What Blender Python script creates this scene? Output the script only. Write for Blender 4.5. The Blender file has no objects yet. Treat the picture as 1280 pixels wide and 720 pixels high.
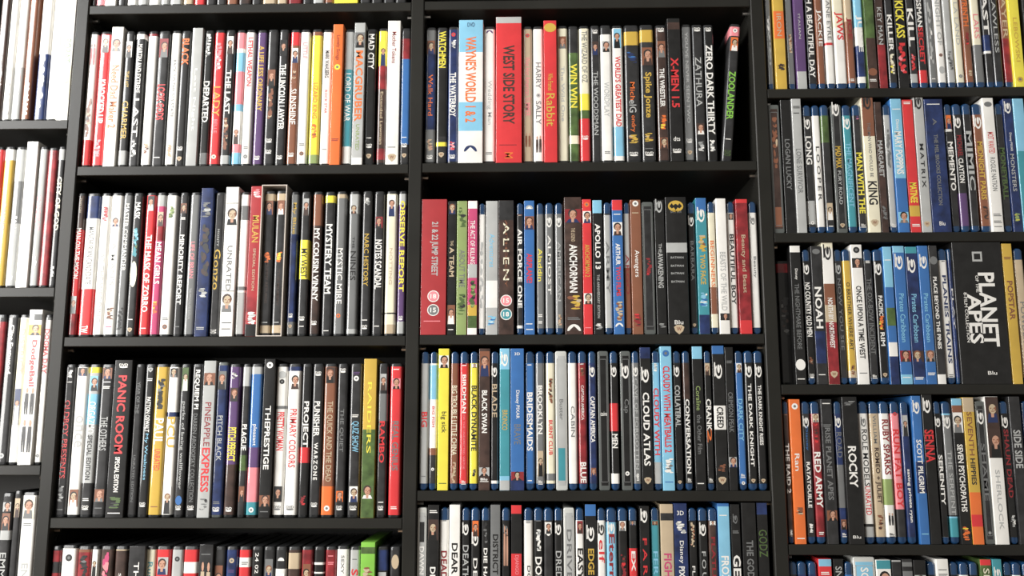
import bpy, math, random
from mathutils import Matrix, Vector
C = bpy.context.scene.collection
EYE = 1.45
# ---------------------------------------------------------------- camera
FP, PITCH, YAW, ROLL, DIST = 1150.01, 0.158474, 0.022472, 0.000599, 1.14991
def rot():
    cp, sp = math.cos(PITCH), math.sin(PITCH); cy, sy = math.cos(YAW), math.sin(YAW); cr, sr = math.cos(ROLL), math.sin(ROLL)
    Rx = Matrix(((1,0,0),(0,cp,-sp),(0,sp,cp))); Rz = Matrix(((cy,-sy,0),(sy,cy,0),(0,0,1))); Ry = Matrix(((cr,0,sr),(0,1,0),(-sr,0,cr)))
    return Rz @ Rx @ Ry
ROT = rot()
CAMP = Vector((0, -DIST, EYE))
cd = bpy.data.cameras.new('camera'); cam = bpy.data.objects.new('camera', cd); C.objects.link(cam)
right, fwd, up = ROT.col[0], ROT.col[1], ROT.col[2]
M = Matrix.Identity(4)
for i in range(3):
    M[i][0] = right[i]; M[i][1] = up[i]; M[i][2] = -fwd[i]; M[i][3] = CAMP[i]
cam.matrix_world = M
cd.sensor_width = 36; cd.lens = FP/1280*36; cd.clip_start = .05
cd.dof.use_dof = True; cd.dof.focus_distance = DIST*.97; cd.dof.aperture_fstop = 7
bpy.context.scene.camera = cam
# ---------------------------------------------------------------- light
w = bpy.data.worlds.new('room_light'); bpy.context.scene.world = w; w.use_nodes = True
w.node_tree.nodes['Background'].inputs[0].default_value = (1.0, .95, .87, 1)
w.node_tree.nodes['Background'].inputs[1].default_value = .22
def area(name, loc, target, sx, sy, power, col):
    l = bpy.data.lights.new(name, 'AREA'); l.shape = 'RECTANGLE'; l.size = sx; l.size_y = sy; l.energy = power; l.color = col
    o = bpy.data.objects.new(name, l); C.objects.link(o); o.location = loc
    o.rotation_euler = (Vector(target)-Vector(loc)).to_track_quat('-Z', 'Y').to_euler()
    return o
area('window_light', (-2.15, -1.5, 2.15), (.2, -.1, 1.5), 1.25, 1.8, 100, (1.0, .98, .95))
area('far_window_light', (-2.25, -2.35, 3.25), (-.3, 0, 1.7), 1.0, .8, 22, (.97, .99, 1.0))
vs = bpy.context.scene.view_settings
vs.view_transform = 'Standard'; vs.look = 'None'; vs.gamma = 1; vs.use_curve_mapping = False; vs.exposure = .42
# ---------------------------------------------------------------- materials
def mat(name, col, rough=.5, noise=0, scale=40, coat=0, metal=0, trans=0, spec=.5, coatr=.08):
    m = bpy.data.materials.new(name); m.use_nodes = True; nt = m.node_tree; b = nt.nodes['Principled BSDF']
    b.inputs['Base Color'].default_value = (*col, 1); b.inputs['Roughness'].default_value = rough
    b.inputs['Metallic'].default_value = metal; b.inputs['Coat Weight'].default_value = coat; b.inputs['Coat Roughness'].default_value = coatr; b.inputs['Coat IOR'].default_value = 1.6
    b.inputs['Transmission Weight'].default_value = trans; b.inputs['Specular IOR Level'].default_value = spec
    if noise:
        tc = nt.nodes.new('ShaderNodeTexCoord'); n = nt.nodes.new('ShaderNodeTexNoise'); n.inputs['Scale'].default_value = scale; n.inputs['Detail'].default_value = 5
        oi = nt.nodes.new('ShaderNodeObjectInfo'); ad = nt.nodes.new('ShaderNodeVectorMath'); ad.operation = 'ADD'
        cmb = nt.nodes.new('ShaderNodeCombineXYZ'); ml = nt.nodes.new('ShaderNodeMath'); ml.operation = 'MULTIPLY'; ml.inputs[1].default_value = 37
        nt.links.new(oi.outputs['Random'], ml.inputs[0]); nt.links.new(ml.outputs[0], cmb.inputs[0]); nt.links.new(cmb.outputs[0], ad.inputs[1])
        nt.links.new(tc.outputs['Object'], ad.inputs[0]); nt.links.new(ad.outputs[0], n.inputs['Vector'])
        mr = nt.nodes.new('ShaderNodeMapRange'); mr.inputs[1].default_value = .3; mr.inputs[2].default_value = .7; mr.inputs[3].default_value = 1-noise; mr.inputs[4].default_value = 1+noise
        nt.links.new(n.outputs[0], mr.inputs[0])
        mx = nt.nodes.new('ShaderNodeVectorMath'); mx.operation = 'SCALE'; mx.inputs[0].default_value = col
        nt.links.new(mr.outputs[0], mx.inputs[3]); nt.links.new(mx.outputs[0], b.inputs['Base Color'])
    return m
PAL = dict(w=(.80,.79,.75), c=(.76,.72,.55), k=(.007,.007,.007), K=(.022,.022,.023), g=(.16,.165,.165), s=(.42,.43,.42), r=(.62,.035,.04), R=(.24,.02,.025),
    p=(.78,.25,.28), o=(.72,.16,.035), y=(.78,.68,.07), Y=(.56,.37,.06), G=(.07,.12,.035), l=(.25,.33,.12), z=(.22,.52,.07), b=(.035,.14,.38), B=(.014,.028,.10),
    t=(.05,.27,.32), a=(.22,.50,.68), v=(.10,.05,.15), n=(.22,.085,.045), N=(.05,.028,.022), e=(.50,.40,.27), f=(.52,.29,.20), m=(.5,.06,.16), q=(.36,.03,.035))
PAL['2']=PAL['3']=PAL['w']
INK = {}; PAPER = {}
def ink(c):
    if c not in INK: INK[c] = mat('ink_'+c, PAL[c], .4, coat=.5, coatr=.15)
    return INK[c]
def paper(c):
    if c not in PAPER:
        dark = sum(PAL[c]) < .3
        PAPER[c] = mat('sleeve_'+c, PAL[c], .45, noise=.5 if dark else .08, scale=70 if dark else 45, coat=.75 if dark else 1, coatr=.06, spec=.25)
    return PAPER[c]
WOOD = mat('black_brown_veneer', (.0175,.017,.0145), .36, noise=.18, scale=14, spec=.28)
BACK = mat('dark_back_board', (.02,.02,.018), .6, noise=.1, scale=8)
METAL = mat('pin_metal', (.6,.6,.58), .3, metal=1)
BLKP = mat('black_plastic', (.022,.023,.024), .3, noise=.1, scale=60)
BLUEP = mat('blue_plastic', (.012,.05,.13), .2, noise=.12, scale=60, coat=.6, trans=.1)
GREYP = mat('smoke_grey_plastic', (.10,.11,.105), .22, coat=.6)
CLEARP = mat('clear_sleeve_plastic', (.55,.56,.53), .15, coat=.6)
# ---------------------------------------------------------------- mesh helpers
def link(name, verts, faces, mats, parent=None, fm=None, smooth=None):
    me = bpy.data.meshes.new(name); me.from_pydata(verts, [], faces)
    for m in mats: me.materials.append(m)
    if fm: me.polygons.foreach_set('material_index', fm)
    if smooth:
        me.polygons.foreach_set('use_smooth', [True]*len(me.polygons)); me.set_sharp_from_angle(angle=math.radians(smooth))
    me.update()
    o = bpy.data.objects.new(name, me); C.objects.link(o)
    if parent: o.parent = parent
    return o
def box_vf(x0, x1, y0, y1, z0, z1, b=0):
    if b <= 0:
        v = [(x,y,z) for x in (x0,x1) for y in (y0,y1) for z in (z0,z1)]
        return v, [(0,1,3,2),(4,6,7,5),(0,4,5,1),(2,3,7,6),(0,2,6,4),(1,5,7,3)]
    v, f = [], []          # box whose front (-Y) edges are chamfered by b
    for (y, i) in ((y0,b),(y0+b,0),(y1,0)):
        v += [(x0+i,y,z0+i),(x1-i,y,z0+i),(x1-i,y,z1-i),(x0+i,y,z1-i)]
    f.append((0,1,2,3)); f.append((11,10,9,8))
    for r in (0,4):
        for k in range(4):
            a, c = r+k, r+(k+1)%4; f.append((a, a+4, c+4, c))
    return v, f
def tag(o, label, cat, group=None, kind=None):
    if label: o['label'] = label
    if cat: o['category'] = cat
    if group: o['group'] = group
    if kind: o['kind'] = kind
# ---------------------------------------------------------------- the room
def struct(name, b, m):
    v, f = box_vf(*b); o = link(name, v, f, [m]); o['kind'] = 'structure'; return o
WALL = mat('painted_wall', (.55,.53,.48), .8, noise=.03, scale=6)
FLOORM = mat('wood_floor', (.22,.13,.07), .5, noise=.2, scale=5)
struct('wall_back', (-3.4, 2.6, .22, .32, 0, 2.7), WALL)
struct('floor', (-3.4, 2.6, -4.4, .32, -.08, 0), FLOORM)
# ---------------------------------------------------------------- shelving unit
XU = [-0.61168, -0.59527, -0.15976, -0.14281, 0.28996, 0.30695]
ZB = [0.39884, 0.55898, 0.56009, 0.43301]
for i in range(4): ZB[i] += EYE
TH, DEPTH = .0125, .185
uw = .017
unit = bpy.data.objects.new('shelving_unit', None); C.objects.link(unit); unit.location = (0, 0, 0)
tag(unit, 'black-brown wooden shelving unit packed with film cases, filling the picture', 'bookcase')
uprights = [(XU[0]-.433-uw, XU[0]-.433), (XU[0], XU[1]), (XU[2], XU[3]), (XU[4], XU[5]), (XU[5]+.433, XU[5]+.433+uw)]
TOPZ = 2.26
for (a, b) in uprights:
    v, f = box_vf(a, b, 0, DEPTH, 0, TOPZ, .0012); link('upright', v, f, [WOOD], unit)
bays = [(uprights[i][1], uprights[i+1][0]) for i in range(4)]
ROWN = dict(A1=7,B1=14,C1=21,D1=28,G1=0,A2=7,B2=14,C2=20,D2=26,E1=0,E2=6,E3=12,E4=18,E5=24,F1=0,F2=7,F3=14,F4=21)
NS = [[-7,0,7,14,21,28,35],[-7,0,7,14,21,28,35],[-7,0,7,14,20,26,33],[-6,0,6,12,18,24,30]]
pv, pf = [], []
def disc_pin(x, y, z, sx):
    n = len(pv); r = .0028; L = .007
    for k in range(8):
        a = k*math.pi/4
        pv.append((x, y+r*math.cos(a), z+r*math.sin(a))); pv.append((x+sx*L, y+r*math.cos(a), z+r*math.sin(a)))
    for k in range(8):
        a = n+2*k; b = n+2*((k+1)%8); pf.append((a, b, b+1, a+1))
    pf.append(tuple(n+1+2*k for k in range(8)))
for bi, (a, b) in enumerate(bays):
    for n in NS[bi]:
        z = ZB[bi]-n*.032
        if z < .05 or z > TOPZ-.05: continue
        v, f = box_vf(a+.0004, b-.0004, .001, DEPTH-.006, z, z+TH, .0008); link('shelf', v, f, [WOOD], unit)
        for yy in (.016, .15):
            disc_pin(a, yy, z-.003, 1); disc_pin(b, yy, z-.003, -1)
    v, f = box_vf(a, b, .002, DEPTH-.006, TOPZ-TH*1.5, TOPZ, .001); link('top_board', v, f, [WOOD], unit)
    v, f = box_vf(a, b, .03, DEPTH-.006, .0, .06, .001); link('plinth', v, f, [WOOD], unit)
    v, f = box_vf(a-.004, b+.004, DEPTH-.0055, DEPTH-.001, .06, TOPZ-.02); link('back_board', v, f, [BACK], unit)
pins = link('shelf_pin', pv, pf, [METAL], unit); pins['kind'] = 'stuff'
# pale rings added for the glint of peg holes on the uprights' inner faces
hv, hf = [], []
for bi, (a, b) in enumerate(bays):
    for n in range(-8, 36):
        z = ZB[bi]-n*.032-.014
        if z < .1 or z > TOPZ-.1: continue
        for x, s in ((a, 1), (b, -1)):
            k0 = len(hv)
            for k in range(8):
                t = k*math.pi/4
                for rr, dx in ((.0034, .0002), (.0024, .0005)):
                    hv.append((x+s*dx, .022+rr*math.cos(t), z+rr*math.sin(t)))
            for k in range(8):
                p, q = k0+2*k, k0+2*((k+1)%8); hf.append((p, q, q+1, p+1))
pg = link('peg_hole_ring', hv, hf, [METAL], unit); pg['kind'] = 'stuff'
# ---------------------------------------------------------------- cases
def px2x(u, v, y):                       # pixel -> world X on the vertical plane Y=y
    d = right*((u-640)/FP) + fwd - up*((v-360)/FP)
    t = (y-CAMP.y)/d.y
    return CAMP.x+d.x*t
def outline(w, h, r, n, ix, iz):
    """rounded rectangle in XZ, x in [-w/2,w/2], z in [0,h], inset ix/iz"""
    pts = []
    a, b0, b1 = w/2-ix, iz, h-iz
    r = min(r, a*.95)
    for (cx, cz, s) in ((a-r, b0+r, -90), (a-r, b1-r, 0), (-a+r, b1-r, 90), (-a+r, b0+r, 180)):
        for k in range(n+1):
            t = math.radians(s+90*k/n); pts.append((cx+r*math.cos(t), cz+r*math.sin(t)))
    return pts
def prof(rx, dy, u): return rx*(1-u), dy*(1-math.sqrt(max(0, 1-u*u)))
def shell(name, w, h, d, r, n, rx, dy, m, parent, iz=None):
    v, f = [], []
    rings = []
    for u in (0, .45, .8, 1):
        ix, y = prof(rx, dy, u); rings.append((ix, (iz if iz is not None else rx)*(1-u), y))
    rings.append((0, 0, d))
    for (ix, z_, y) in rings:
        v += [(x, y, z) for (x, z) in outline(w, h, r, n, ix, z_)]
    N = 4*(n+1)
    f.append(tuple(range(N)))
    for q in range(len(rings)-1):
        for k in range(N):
            a, b = q*N+k, q*N+(k+1)%N; f.append((a, a+N, b+N, b))
    f.append(tuple(reversed(range((len(rings)-1)*N, len(rings)*N))))
    return link(name, v, f, [m], parent, smooth=35)
def strip(name, w, z0, z1, rx, dy, segs, parent, wrap=False):
    """printed paper following the curved spine; segs = [(t0,t1,mat)] top to bottom"""
    us = [0, .3, .55, .75, .9]
    xs = []
    for u in reversed(us):
        ix, y = prof(rx, dy, u); xs.append((-w/2+ix, y-.00016))
    for u in us:
        ix, y = prof(rx, dy, u); xs.append((w/2-ix, y-.00016))
    if wrap: xs = [(-w/2-.0001, dy+.03), (-w/2-.0001, dy)] + xs + [(w/2+.0001, dy), (w/2+.0001, dy+.03)]
    mats, v, f, fm = [], [], [], []
    for (t0, t1, m) in segs:
        if m not in mats: mats.append(m)
        k = len(v)
        for t in (t0, t1):
            z = z1+(z0-z1)*t
            v += [(x, y, z) for (x, y) in xs]
        n = len(xs)
        for j in range(n-1):
            f.append((k+j, k+n+j, k+n+j+1, k+j+1)); fm.append(mats.index(m))
    return link(name, v, f, mats, parent, fm, smooth=60)
TXT = {}
def text_mesh(s, bold):
    if (s, bold) in TXT: return TXT[(s, bold)]
    cu = bpy.data.curves.new('t', 'FONT'); cu.body = s; cu.resolution_u = 2; cu.size = 1
    cu.offset = .024 if bold else .008
    if ' ' in s and len(s) > 1 and all(len(q) == 1 for q in s.split(' ')): cu.space_word = .7
    o = bpy.data.objects.new('t', cu); C.objects.link(o)
    dg = bpy.context.evaluated_depsgraph_get(); dg.update()
    me = bpy.data.meshes.new_from_object(o.evaluated_get(dg))
    v = [tuple(q.co) for q in me.vertices]; f = [tuple(p.vertices) for p in me.polygons]
    bpy.data.objects.remove(o); bpy.data.curves.remove(cu); bpy.data.meshes.remove(me)
    x0 = min(q[0] for q in v); x1 = max(q[0] for q in v); y0 = min(q[1] for q in v); y1 = max(q[1] for q in v)
    v = [((q[0]-x0)/(x1-x0), (q[1]-y0)/(y1-y0)) for q in v]
    TXT[(s, bold)] = (v, f); return v, f
class Print:
    """flat print collected into one mesh with several inks"""
    def __init__(s): s.v = []; s.f = []; s.fm = []; s.m = []
    def poly(s, pts, col):
        if col not in s.m: s.m.append(col)
        k = len(s.v); s.v += pts; s.f.append(tuple(range(k, k+len(pts)))); s.fm.append(s.m.index(col))
    def ell(s, cx, cz, rx, rz, col, y, n=12, a0=0, a1=360):
        s.poly([(cx+rx*math.cos(math.radians(a0+(a1-a0)*k/n)), y, cz+rz*math.sin(math.radians(a0+(a1-a0)*k/n))) for k in range(n + (0 if a1-a0 == 360 else 1))], col)
    def rect(s, x0, x1, z0, z1, col, y): s.poly([(x0,y,z0),(x1,y,z0),(x1,y,z1),(x0,y,z1)], col)
    def text(s, st, x0, x1, z0, z1, col, y, bold, vert):
        v, f = text_mesh(st, bold)
        if col not in s.m: s.m.append(col)
        k = len(s.v)
        if vert: s.v += [(x0+(x1-x0)*b, y, z1+(z0-z1)*a) for (a, b) in v]
        else: s.v += [(x0+(x1-x0)*a, y, z0+(z1-z0)*b) for (a, b) in v]
        for q in f: s.f.append(tuple(k+i for i in q)); s.fm.append(s.m.index(col))
    def build(s, name, parent):
        return link(name, s.v, s.f, [ink(c) for c in s.m], parent, s.fm) if s.f else None
SKIN = ['f', 'f', 'e']
def portrait(P, x0, x1, z0, z1, bg, y, rnd):
    w, h = x1-x0, z1-z0; cx = (x0+x1)/2+rnd.uniform(-.08,.08)*w
    P.rect(x0, x1, z0, z1, bg, y)
    hair = rnd.choice('NNKnk'); cl = rnd.choice('KBNgkw' if bg not in 'wsc' else 'KBNgk')
    r = min(w*.37, h*.3); cz = z0+h*.6
    P.poly([(max(x0, cx-w*.42), y-5e-5, z0), (min(x1, cx+w*.42), y-5e-5, z0), (cx+r*.9, y-5e-5, cz-r*1.1), (cx-r*.9, y-5e-5, cz-r*1.1)], cl)
    P.poly([(cx-r*.3, y-8e-5, cz-r*1.9), (cx+r*.3, y-8e-5, cz-r*1.9), (cx+r*.35, y-8e-5, cz-r*.8), (cx-r*.35, y-8e-5, cz-r*.8)], 'f')
    P.ell(cx, cz+r*.25, r*1.08, r*1.2, hair, y-1e-4)
    P.ell(cx+r*.08, cz-r*.05, r*.82, r*1.08, rnd.choice(SKIN), y-1.4e-4)
    for sx in (-.34, .42): P.rect(cx+r*(sx-.17), cx+r*(sx+.17), cz+r*.0, cz+r*.2, 'n', y-1.8e-4)
    P.poly([(cx+r*.0, y-1.8e-4, cz-r*.32), (cx+r*.3, y-1.8e-4, cz-r*.32), (cx+r*.12, y-1.8e-4, cz)], 'n')
    P.rect(cx-r*.25, cx+r*.38, cz-r*.66, cz-r*.5, 'n', y-1.8e-4)
    P.poly([(cx+r*.55, y-1.7e-4, cz-r*.7), (cx+r*.9, y-1.7e-4, cz-r*.2), (cx+r*.85, y-1.7e-4, cz+r*.6), (cx+r*.55, y-1.7e-4, cz+r*.3)], 'n')
def figures(P, x0, x1, z0, z1, col, y, rnd):
    w, h = x1-x0, z1-z0; n = 2
    for i in range(n):
        cx = x0+w*(.28+.46*i); hw = w*.17; top = z1-rnd.uniform(0,.08)*h
        P.ell(cx, top-h*.1, hw*.6, h*.1, 'f' if col != 'r' else 'n', y-1e-4, 8)
        P.poly([(cx-hw, y, top-h*.55), (cx+hw, y, top-h*.55), (cx+hw*.8, y, top-h*.2), (cx-hw*.8, y, top-h*.2)], col)
        P.poly([(cx-hw*.8, y, z0), (cx-hw*.15, y, z0), (cx, y, top-h*.55), (cx-hw, y, top-h*.55)], col)
        P.poly([(cx+hw*.15, y, z0), (cx+hw*.8, y, z0), (cx+hw, y, top-h*.55), (cx, y, top-h*.55)], col)
NEAR = dict(w='sg', s='wg', r='Rp', R='Nr', o='yn', y='Yc', Y='en', G='Kl', l='Gy', z='Gy', b='aB', B='Kb', t='aG', a='wb', v='pN', n='eN', N='nK', e='fn', f='en', m='pR', q='Rr', K='gN', k='Kg', g='sK', c='ey', p='wr')
def blotch(P, x0, x1, z0, z1, col, y, rnd):
    w, h = x1-x0, z1-z0; n = 7+int(min(8, h/w*3))
    for i in range(n):
        rx = w*rnd.uniform(.16,.42); cx = rnd.uniform(x0+rx, x1-rx) if x1-rx > x0+rx else (x0+x1)/2; cz = z0+h*(i+.5)/n; rz = h/n*rnd.uniform(.6,1.5)
        c = col if i % 2 == 0 else rnd.choice(NEAR[col]+col)
        P.poly([(cx+rx*math.cos(2*math.pi*k/9)*rnd.uniform(.6,1), y-2e-5*i, min(z1, max(z0, cz+rz*math.sin(2*math.pi*k/9)*rnd.uniform(.6,1)))) for k in range(9)], c)
def bluring(P, cx, cz, w, col, y):
    # swirl emblem turned with the spine: a ring open at one side with a bar through it
    r = w*.42; n = 14
    for k in range(n):
        a, b = math.radians(-230+290*k/n), math.radians(-230+290*(k+1)/n)
        ta, tb = .32, .32
        P.poly([(cx+r*.8*math.cos(a), y, cz+r*1.75*math.sin(a)), (cx+r*.8*math.cos(b), y, cz+r*1.75*math.sin(b)),
                (cx+r*.8*(1-tb)*math.cos(b), y, cz+r*1.75*(1-tb)*math.sin(b)), (cx+r*.8*(1-ta)*math.cos(a), y, cz+r*1.75*(1-ta)*math.sin(a))], col)
    P.ell(cx, cz+r*.5, r*.3, r*1.0, col, y-3e-5, 10)
    P.rect(cx-w*.42, cx-w*.3, cz-r*1.2, cz+r*2.0, col, y)
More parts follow.
